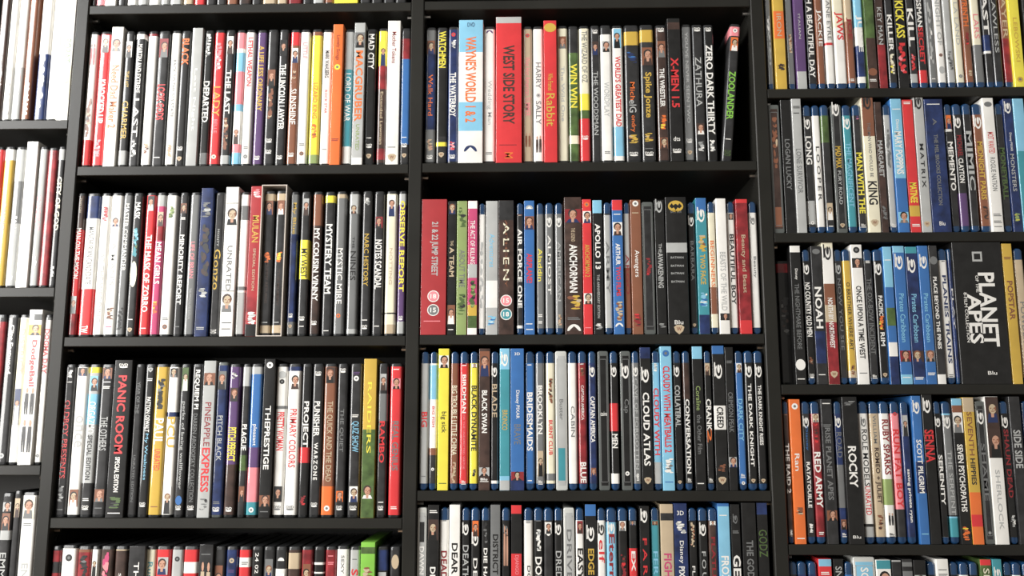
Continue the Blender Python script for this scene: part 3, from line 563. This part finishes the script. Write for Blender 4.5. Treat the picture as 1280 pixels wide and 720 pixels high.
1226 1239 B n|R .05 w;T .3 .75 Y .5 MIDNIGHT PARIS;x .8 .9 N
1239.8 1254.4 C+4 w|e .03 .07 g;t .26 .42 r .5 MOST WANTED;t .45 .7 g .4 ROGUE NATION;m .87 g;m .92 g;m .96 g|@white card sleeve with red then grey title
1255 1265.6 B K|b 0 .08 n;T .35 .75 G .6 MONEYBALL
1266.3 1278 C+3 B|R .07 w;t .26 .4 w .3 Disney PIXAR;t .42 .7 s .4 MONSTERS;x .86 .92 l
1279 1293 C+3 a|b .4 1 t
!E3 465 3 2 right column, third shelf
976 993.5 D-12 k|b 0 .1 R;x .3 .6 K|@dim glossy black case in the corner by the upright
994.4 1008 C+2 k|b 0 .05 w;t .17 .25 w .3 Disney;t .28 .75 g .4 THE NIGHTMARE BEFORE;e .82 .9 w;m .96 w
1009.4 1020 B k|R .1 w;T .25 .65 w .6 NO COUNTRY OLD MEN;x .8 .85 n;L .94 w
1021 1034.8 C+1 K|e .02 .06 g;T .3 .6 w .6 NOAH;b .62 .85 B;m .93 w
1035.3 1050 C+7 c|b .05 .3 w;R .08 K;b .57 1 R;b .3 .45 n;b .45 .57 e;T .4 .75 w .4 NORTH BY NORTHWEST;S .93|@tall white-topped case with dark red lower half
1050.3 1060.3 B K|R .03 s;t .22 .75 g .4 NOW YOU SEE
1061 1071.7 B e|b .05 .9 Y;t .25 .75 K .4 O BROTHER WHERE ART;x .86 .93 n
1072.2 1086.8 C+3 w|O .04 K;f .1 .17 K;T .3 .82 K .45 ONCE UPON A TIME WEST;m .92 g|@white card sleeve with long dark title
1087.3 1099 B K|m .03 w;t .22 .78 g .5 THE OX-BOW INCIDENT;R .95 w
1100 1112.4 B k|R .1 w;T .35 .5 w .4 PACIFIC;x .5 .6 o;T .62 .72 w .4 RIM;S .93
1112.8 1124.5 C b|b 0 .3 a;m .1 w;b .45 .58 G;b .7 .8 w;b .8 1 B
1125.6 1140.7 C+1 b|b 0 .05 a;R .12 w;t .35 .7 a .4 Pirates Caribbean;f .76 .84 R;b .93 1 a;m .95 w|@first of three matching blue case spines with script titles
1141.3 1156.9 C b|b 0 .05 t;b .05 .95 B;R .14 w;t .35 .7 a .4 Pirates Caribbean;f .76 .84 N;m .95 w|@middle of three matching blue case spines with script titles
1157.5 1171 C+1 b|R .12 w;t .35 .7 a .4 Pirates Caribbean;f .76 .84 g;m .92 w|@last of three matching blue case spines with script titles
1171.5 1182.6 C+1 K|e .08 .14 g;T .23 .75 w .4 PLACE BEYOND THE PINES;b .93 1 w
1183 1194.6 B w|x .02 .1 g;T .2 .85 B .4 PLANES TRAINS;m .93 g
1195.2 1200.6 B B|t .3 .6 w .3 PLAY
1201.5 1264.4 W+5 k|r .07 .14 s .2;T .22 .74 w .31 PLANET .15;T .37 .72 w .26 APES -.13;t .24 .36 w .06 OF THE -.04;t .36 .71 w .06 8-FILM COLLECTION -.3;h .91 .935 w .18 Blu .12|@very wide black box with huge white letters
1265 1278.3 C+3 Y|m .1 n;T .27 .55 n .5 POPSTAR|@gold card sleeve beside the very wide black box
1279.5 1292 B e|t .4 .7 g .5 POWDER
!E4 665 3 3 right column, fourth shelf
985 992.8 B N|f .02 .1 n;T .3 .65 w .6 THE RAID 2;x .9 .95 w
993.8 1008 C o|O .05 w;t .38 .5 w .4 Ran;x .75 .8 n;m .96 w|@vivid orange card-sleeved case
1008.8 1020 B K|R .1 w;t .18 .35 b .3 Disney;T .43 .75 w .4 RATATOUILLE;x .86 .92 w
1020.6 1032.8 B R|f 0 .15 c;x .15 .3 R;T .36 .75 w .6 RED ARMY;m .92 w
1034 1048.5 C K|m .03 w;m .18 g;T .2 .7 g .45 RISE PLANET APES;f .77 .84 n
1050 1060.6 B B|R .1 w;t .22 .4 g .6 ROAD;b .45 .75 g;f .83 .9 n;R .94 w
1061 1080.8 W+3 k|x .03 .06 g;T .34 .62 w .5 ROCKY;h .94 .96 w .5 Blu|@wide black box with stout white title
1081.3 1094 B w|R .08 g;t .2 .6 K .5 ROLE MODELS;t .6 .8 r .5 UNRATED;b .86 .88 K;b .88 1 s
1094.8 1107.9 B e|t .1 .3 g .3 WILLIAM;T .33 .72 N .5 ROMEO + JULIET;x .8 .9 n
1108.5 1121 B w|b 0 .04 g;T .13 .52 R .6 RUBY SPARKS;b .55 .73 l;g .78 .87 K;R .94 k|@white case with red title and pale green panel
1122 1134 B p|O .06 r;T .2 .75 r .65 RUN FAT BOY;b .76 1 K
1135 1145.8 B B|f .1 .25 s;T .48 .85 w .4 saving private ryan
1150 1162.4 C+4 b|R .08 w;T .3 .66 w .5 SCOTT PILGRIM;b .45 .66 B;m .93 a|@deep blue card sleeve with white block title
1163 1176.8 C+6 k|R .08 w;T .24 .46 r .8 SENNA
1177.4 1187 B k|R .08 w;T .38 .73 w .5 SERENITY;b .95 .98 w
1187.8 1200.3 B a|R .08 w;b .1 .8 g;t .35 .8 s .4 THE SERPENT;b .8 .81 K;b .82 1 t
1201 1214.7 C+1 k|b 0 .05 a;b .05 .1 n;f .1 .24 w;T .32 .78 w .5 SEVEN PSYCHOPATHS;x .88 .97 o
1215.3 1230 C+2 Y|b 0 .1 e;t .1 .4 n .4 SEVENTH;T .42 .6 K .4 HIPPIES;b .65 .8 o;b .8 .88 r;b .88 1 o|@gold case with an orange lower part
1231 1243.4 X K|R .12 w;t .3 .7 g .4 SHAME;O .92 g
1244 1261.4 C+3 w|b 0 .42 N;f .02 .18 N;f .22 .42 N;t .5 .9 s .3 SHERLOCK|@white case with two dark photographs at its top
1262 1273.5 B k|R .08 w;T .2 .68 R .5 SHAUN DEAD;x .8 .88 s
1274.3 1289 C+3 K|T .23 .49 s .6 SIDE SIDE|@dark olive case with pale thin title at frame edge
1290 1302 B B|x .3 .7 c
!E5 712 3 4 right column, lowest shelf in view
985.5 996.5 B K|R .1 w
997 1008.5 B B|R .1 w
1010 1021.5 B B|R .1 w
1023.5 1040 C+1 r|b 0 .05 a;m .09 w|@red case with pale blue cap
1042 1054.5 C+1 k|t .05 .25 s .6 SNOW
1055.6 1066.2 B b|R .1 w
1067 1094 X+6 a|T .07 .3 w .35 SOUTH|@thick frosted pale teal case
1095.5 1114 C w|b 0 .06 t;f .07 .2 w
1115 1127 C K|b 0 .012 s
1128 1141 C+1 K|b .02 .05 g;b .08 .15 g
1142 1157.5 C k|f .1 .2 s
1158.7 1170 B k|R .1 w
1170.5 1186 C+1 w|m .07 g;m .1 g|@white card sleeve between blue-topped cases
1187 1197.8 B k|R .1 w
1199 1211 B w|R .1 g
1211.6 1223 B k|R .1 w
1225.5 1239.8 C+1 G|b 0 .04 r;t .06 .3 c .5 SPEED|@olive case with a red cap
1240.7 1252.8 C+1 t|R .1 w
1254 1264.6 B k|R .1 w
1265.2 1276.7 B w|R .1 g
1278 1289.5 B K|R .1 w
!F1 140 0 1 left column, top shelf cut by the frame
-11 1 D N|x .5 .9 n
2 12.3 D w|x .6 .95 g
13 25 D s|b 0 .6 w;t .2 .7 r .4 BOOGIE;x .75 .95 s
25.6 36.8 D n|x .7 .95 w|@greyish brown case among pale ones
41.7 55.5 D B|b 0 .5 w;x .5 .9 s
57 69.4 D w|m .3 g
70 85.3 S w|b .6 .85 c;T .4 .58 G .6 BORAT;x .7 .8 s|@white card sleeve with gold outlined capitals
!F2 345 0 2 left column, second shelf
-21 -9 D r|b .5 .8 w
-8 5 D Y|b 0 .1 w;t .4 .6 n .3 CASINO|@yellow case at the frame's left edge
6 18.7 D s|b .25 .55 g;x .5 .6 w;L .93 w
20 34.6 S+4 w|t .45 .7 s .3 CHINA
35.6 47.1 D s|t .35 .6 p .5 CHOCOLAT;x .78 .9 w
47.8 60 D-2 R|b 0 1 R|@dark maroon case set back in shadow
60.6 69.6 D K|b 0 .1 s;T .22 .6 c .6 CITY OF GOD;x .85 .92 w
!F3 575 0 3 left column, third shelf
-22 -7 D K|b .05 .6 R
-6 8.6 D K|T .07 .4 w .35 Clint Eastwood;O .94 s|@charcoal case with bold white name at frame edge
9.8 21 D c|b 0 .03 w;t .1 .4 e .5 DISTRICT;f .5 .74 B;b .74 1 w
21.6 39 S+4 w|b .03 .07 g;f .1 .17 Y;T .2 .5 r .45 DodgeBall;g .5 .68 K;g .7 .92 K|@tall white card sleeve with red title and gym players
41.5 51.2 D w|b 0 .04 g;T .1 .4 r .6 DOGMA DAY;O .94 g
!F4 700 0 4 left column, bottom shelf in view
-4 10.5 D K|f .06 .12 s;f .13 .24 n;b .24 .3 s;t .38 .6 s .5 EMMA
11.3 21 D+3 K|f .05 .17 e
21.8 40.5 D+1 w|f .03 .17 c;m .2 g;t .45 .7 s .4 ENDER|@broad white case with portrait photograph by the upright
!G1 2 1 0 second column, top shelf cut by the frame
107.5 119.5 D K|m .5 w
120 130.8 D p|m .5 w
131.3 145 S w|m .5 g|@bright white case bottom near the left upright
146 157.5 D K|m .5 w
158.8 171 D w|m .5 g
172 184.5 D s|m .5 g
185.6 199.5 D w|m .5 g
200.6 211 D s|m .5 g
212 227 D s|m .5 g
228.8 241.5 D e|m .5 g
242.5 256 D r|m .5 w|@red case bottom in the row of case bottoms
257 269.5 D K|m .5 w
270.2 282.5 D K|m .5 w
283.3 297 D n|m .5 w
298 313.5 D N|m .5 w
314.2 327 D K|m .5 w
328 345 D e|m .5 w
346 359 D e|m .5 w
360 377 D R|m .5 w|@dark red case bottom right of centre
378 390.3 D K|m .5 w
391 405 D s|m .5 w
406 416.5 D n|m .5 w
417.5 447.5 W+4 y|m .5 n|@wide yellow box bottom
449 463 D K|m .5 w
464 478 D K|m .5 w
479 493 D K|m .5 w
494 508 D K|m .5 w
'''
ROWS = []
for line in DATA.strip().split('\n'):
    if line.startswith('!'):
        k, ref, bay, sh, desc = line[1:].split(' ', 4); ROWS.append(dict(key=k, ref=float(ref), bay=int(bay), desc=desc, items=[]))
    else:
        p = line.split('|'); a = p[0].split()
        kind = a[2][0]; star = '*' in a[2]; dh = float(a[2][1:].replace('*', '') or 0)
        it = dict(x0=float(a[0]), x1=float(a[1]), kind=kind, star=star, dh=dh, bg=a[3], el=[], lm=None)
        for q in p[1:]:
            if q.startswith('@'): it['lm'] = q[1:]
            elif q.strip(): it['el'] += q.split(';')
        ROWS[-1]['items'].append(it)
COLN = dict(w='white', c='cream', k='black', K='charcoal', g='grey', s='silver grey', r='red', R='dark red', p='pink', o='orange', y='yellow', Y='gold', G='olive', l='pale olive green', z='lime green',
    b='blue', B='navy', t='teal', a='pale blue', v='violet', n='brown', N='dark brown', e='beige', f='tan', m='magenta', q='crimson')
ORD = ['', 'first', 'second', 'third', 'fourth', 'fifth', 'sixth', 'seventh', 'eighth']
LEAN = {}
for R in ROWS:
    items = R['items']; bay = R['bay']; zs = ZB[bay]-ROWN[R['key']]*.032+TH
    lms = [i for i, it in enumerate(items) if it['lm']]
    top_cut = R['key'] in ('G1',); low_cut = R['key'] in ('D1', 'D2', 'E5', 'F4')
    for i, it in enumerate(items):
        rnd = random.Random(hash_ := (len(R['key'])*1000 + ord(R['key'][0])*100 + ord(R['key'][1])*37 + i*7))
        kd = it['kind']; bd = kd in 'BCX' or (kd == 'W' and R['key'][0] not in 'ADF' and R['key'] != 'C1' and R['key'] != 'G1')
        if kd == 'W' and R['key'] == 'D2': bd = True
        if kd == 'W' and R['key'] == 'E5': bd = True
        if R['key'] in ('B2', 'E3') and kd == 'D': bd = True
        yf = {'D': .007, 'B': .0055, 'X': .005, 'C': .0035, 'S': .003, 'W': .002}[kd] + rnd.uniform(-.0010, .0010)
        if it['dh'] < -5: yf = .018
        H = (.1715 if bd else .190) + it['dh']*.001 + (.0025 if kd in 'CW' else .0015 if kd == 'S' else 0)
        D = .135
        x0 = px2x(it['x0'], R['ref'], yf); x1 = px2x(it['x1'], R['ref'], yf)
        if i+1 < len(items): x1 = min(x1, px2x(items[i+1]['x0'], R['ref'], yf)-.0004)
        lo, hi = bays[bay][0]+.0006, bays[bay][1]-.0006
        x0 = max(x0, lo); x1 = min(x1, hi)
        W = x1-x0
        root = bpy.data.objects.new({'D': 'dvd_case', 'B': 'disc_case', 'X': 'framed_disc_case', 'C': 'card_sleeved_case', 'S': 'card_sleeved_dvd_case', 'W': 'box_set'}[kd], None)
        C.objects.link(root); root.location = ((x0+x1)/2, yf, zs)
        if it['star']:
            root.location.x = x0+W/2+.001; root.rotation_euler = (0, math.radians(5.6), 0); root.location.z += .0009
        # ---- label
        if it['lm']:
            lab = it['lm']
            if len(lab.split()) < 9 and 'shelf' not in lab: lab += ', ' + R['desc'].replace(', ', ' ')
        else:
            lab0 = None; tcol = next((COLN.get(q.split()[3]) for q in it['el'] if q[0] in 'tT'), None)
            noun = {'D': 'case', 'B': 'blue-topped case' if it['bg'] not in 'bBa' else 'plastic case', 'X': 'framed case', 'C': 'card-sleeved case', 'S': 'card-sleeved case', 'W': 'box'}[kd]
            lab = COLN[it['bg']]+' '+noun
            if tcol and not top_cut and R['key'] != 'E5': lab += ' with '+tcol+' lettering'
            best = min(lms, key=lambda j: abs(j-i)); n = abs(best-i); side = 'left' if i < best else 'right'
            ph = items[best]['lm'].split(',')[0]; ph = items[best]['lm'].replace(',', '') if len(ph.split()) < 3 else ph
            base = COLN[it['bg']]+' '+noun; let = lab[len(base):]
            rel = {1: 'immediately %s' % side}.get(n, '%s %s' % (ORD[min(n, 8)], side))
            for form in (base+let+', '+rel+' of the '+ph, base+', '+rel+' of the '+ph, base+', '+rel.replace('immediately', 'just')+' of '+ph, base.replace('card-sleeved case', 'sleeve').replace('blue-topped case', 'case')+', '+rel+' of '+ph):
                lab = form
                if len(form.split()) <= 16: break
            lab = ' '.join(lab.split()[:16])
        tag(root, lab, 'film case' if kd != 'W' else 'box set', 'film cases on the '+R['desc'].replace(', ', ' '))
        # ---- body
        if kd == 'D':
            rx, dy = min(.0036, W*.27), .003
            shell('case_shell', W-.0004, H, D, .0012, 1, rx, dy, BLKP if not (it['dh'] == 2) else GREYP, root, .0008); zt, zb = .0042, .0035
        elif kd == 'B':
            rx, dy = min(.0033, W*.27), .003
            shell('case_shell', W-.0004, H, D-.004, .0046, 4, rx, dy, BLUEP, root, .0014); zt, zb = .0150, .0085
        elif kd == 'X':
            rx, dy = .0010, .0010
            shell('case_shell', W-.0004, H, D, .002, 2, rx, dy, GREYP if it['bg'] in 'kKN' else CLEARP, root, .001); zt, zb = .006, .006
        else:
            rx, dy = .0007, .0007
            shell('card_sleeve', W-.0004, H, D+.002, .0004, 1, rx, dy, paper(it['bg']), root, .0006); zt, zb = .0004, .0004
        wp = W-.0006-(.0004 if kd == 'B' else .0034 if kd == 'X' else 0)
        z1, z0 = H-zt, zb
        # bands are given over the whole height; repeat of band limits on the paper
        def zz(t): return H*(1-t)
        cuts = [(float(q.split()[1]), float(q.split()[2]), q.split()[3]) for q in it['el'] if q[0] == 'b']
        tt0, tt1 = zt/H, 1-zb/H
        segs = []; cur = tt0; edges = sorted({min(max(c, tt0), tt1) for b in cuts for c in b[:2]} | {tt0, tt1})
        for a, b in zip(edges, edges[1:]):
            mid = (a+b)/2; col = it['bg']
            for (p, q, c) in cuts:
                if p <= mid <= q: col = c
            segs.append(((a-tt0)/(tt1-tt0), (b-tt0)/(tt1-tt0), paper(col)))
        pap = strip('printed_spine', W-.0004 if kd in 'BD' else wp, z0, z1, rx, dy, segs, root, kd in 'BD')
        if kd == 'X' and it['bg'] in 'kKN':
            # thin pale line of the clear frame round the dark insert
            pass
        # ---- print
        flat = wp/2-rx*.5
        y = -.00030
        def tof(t0, t1): return zz(max(tt0+.004, min(t1, tt1-.004))), zz(max(tt0+.004, min(t0, tt1-.004)))
        for q in it['el']:
            a = q.split(); c0 = a[0]
            if c0 == 'b': continue
            T = P = L = Print()
            nm = 'title_lettering' if c0 in 'tTh' else 'cover_picture' if c0 in 'fgxe' else 'small_print' if c0 == 'm' else 'maker_emblem'
            if c0 in 'tTh':
                za, zb_ = tof(float(a[1]), float(a[2])); wf = float(a[4]); words = a[5:]; off = 0
                if len(words) > 1 and (words[-1].startswith('.') or words[-1].startswith('-.')): off = float(words[-1]); words = words[:-1]
                s = ' '.join(words); half = min(wf*W*.53, wp/2-rx*.45)
                cx = off*W
                if c0 == 'h': T.text(s, cx-W*wf/2, cx+W*wf/2, za, zb_, a[3], y, False, False)
                else:
                    asc = half
                    T.text(s, cx-asc, cx+asc, za, zb_, a[3], y-2e-5, c0 == 'T', True)
            elif c0 in 'fgx':
                za, zb_ = tof(float(a[1]), float(a[2]))
                if zb_-za > .001: {'f': portrait, 'g': figures, 'x': blotch}[c0](P, -flat*.97, flat*.97, za, zb_, a[3], y+1e-5, rnd)
            elif c0 == 'e':
                za, zb_ = tof(float(a[1]), float(a[2])); P.ell(0, (za+zb_)/2, min(flat, (zb_-za)*.7), (zb_-za)/2, a[3], y, 14)
            elif c0 == 'O':
                za = tof(float(a[1]), float(a[1]))[0]; r = min(flat*.62, .0042); L.ell(0, za, r, r, a[2], y, 12); L.ell(0, za, r*.45, r*.45, 'g' if a[2] != 'g' else 's', y-5e-5, 8)
            elif c0 == 'o':
                za = zz(float(a[1])); r = min(flat*.8, .0075); L.ell(0, za, r, r, 'w', y, 18); L.ell(0, za, r*.86, r*.86, a[2], y-4e-5, 18); L.text(a[3], -r*.5, r*.5, za-r*.4, za+r*.4, 'w', y-8e-5, True, False)
            elif c0 == 'S':
                za = zz(float(a[1])); r = min(flat*.72, .0065); cl = a[2] if len(a) > 2 else 'e'
                L.poly([(0,y,za-r),(r*.75,y,za-r*.35),(r,y,za+r*.45),(r*.45,y,za+r*.85),(-r*.45,y,za+r*.85),(-r,y,za+r*.45),(-r*.75,y,za-r*.35)], cl)
                L.text('W', -r*.5, r*.5, za-r*.3, za+r*.45, 'n' if cl == 'e' else 'K', y-5e-5, True, False)
            elif c0 == 'L':
                za = zz(float(a[1])); hw = min(flat*.8, .0055); cl = a[2] if len(a) > 2 else 'w'
                L.text('DVD', -hw, hw, za, za+.0032, cl, y, True, False); L.ell(0, za-.0012, hw*1.0, .0011, cl, y, 10)
            elif c0 == 'R':
                t = float(a[1])
                if t < .5: t = max(t, .15) if bd and kd == 'B' else t; bluring(L, 0, tof(t, t)[0], min(W*.9, .013)*(.7 if a[2] in 'g' else 1), a[2], y)
                else:
                    za = tof(t, t)[0]; L.text('Blu', -flat*.7, flat*.6, za, za+.003, a[2], y, True, False); L.rect(-flat*.8, flat*.8, za-.0018, za-.0009, a[2], y)
            elif c0 == 'M':
                za = tof(float(a[1]), float(a[1]))[0]; r = min(flat*.8, .0085); cl = a[2]
                inner = 'w' if cl != 'w' else it['bg']
                L.ell(0, za-r*.5, r, r, cl, y, 14, 0, 180)
                L.poly([(-r*.75, y-5e-5, za-r*.5), (r*.75, y-5e-5, za-r*.5), (r*.25, y-5e-5, za), (0, y-5e-5, za+r*.2), (-r*.3, y-5e-5, za-r*.05)], inner)
            elif c0 == 'V':
                za = zz(float(a[1])); L.ell(0, za, W*.36, .0075, a[2], y, 20)
                k = y-5e-5; q_ = W*.30; L.poly([(-q_,k,za),(-q_*.6,k,za-.003),(-q_*.3,k,za-.0015),(0,k,za-.005),(q_*.3,k,za-.0015),(q_*.6,k,za-.003),(q_,k,za),(q_*.6,k,za+.004),(q_*.35,k,za+.001),(q_*.1,k,za+.003),(-q_*.1,k,za+.003),(-q_*.35,k,za+.001),(-q_*.6,k,za+.004)], 'k')
            elif c0 == 'm':
                za = tof(float(a[1]), float(a[1]))[0]
                for r_ in range(2 if rnd.random() < .5 else 1):
                    L.rect(-flat*.75, flat*rnd.uniform(.55,.8), za-.0006-r_*.002, za+.0005-r_*.002, a[2], y)
            elif c0 == 'r':
                za, zb_ = tof(float(a[1]), float(a[2])); L.rect(-W*float(a[4])/2, W*float(a[4])/2, za, zb_, a[3], y); L.rect(-W*float(a[4])*.32, W*float(a[4])*.32, za+(zb_-za)*.2, zb_-(zb_-za)*.2, 'k', y-5e-5)
            T.build(nm, pap)
        if kd == 'X':
            P = Print(); fr = 'g' if it['bg'] in 'kKN' else 's'; xw = wp/2-.0004
            for (xa, xb, za, zb_) in ((-xw, -xw+.0007, z0+.004, z1-.004), (xw-.0007, xw, z0+.004, z1-.004), (-xw, xw, z1-.0047, z1-.004), (-xw, xw, z0+.004, z0+.0047)):
                P.rect(xa, xb, za, zb_, fr, y+2e-5)
            P.build('frame_line', pap)
        it['root'] = root; it['rect'] = (x0, x1, yf, zs, H, D)
# clear slipcase round the paired gold-ended cases
bi = [r for r in ROWS if r['key'] == 'B1'][0]; pr = [it for it in bi['items'] if it['lm'] and 'paired' in it['lm']]
xa, xb = pr[0]['rect'][0]-.0022, pr[1]['rect'][1]+.0016; zs = pr[0]['rect'][3]; Hh = .1975; t = .0011
sl = bpy.data.objects.new('clear_slipcase', None); C.objects.link(sl); sl.location = ((xa+xb)/2, .001, zs)
tag(sl, 'clear plastic slipcase holding the two gold-ended cases, second column second shelf', 'slipcase')
hw = (xb-xa)/2; FR = mat('slipcase_edge', (.62,.56,.5), .3, coat=.5)
for nm, b in (('side_panel', (-hw, -hw+t, 0, .14, 0, Hh)), ('side_panel', (hw-t, hw, 0, .14, 0, Hh)), ('top_panel', (-hw+t, hw-t, 0, .14, Hh-t, Hh)), ('bottom_panel', (-hw+t, hw-t, 0, .14, 0, t))):
    v, f = box_vf(*b); link(nm, v, f, [FR], sl)
for it in pr: it['root'].location.z += t+.0002
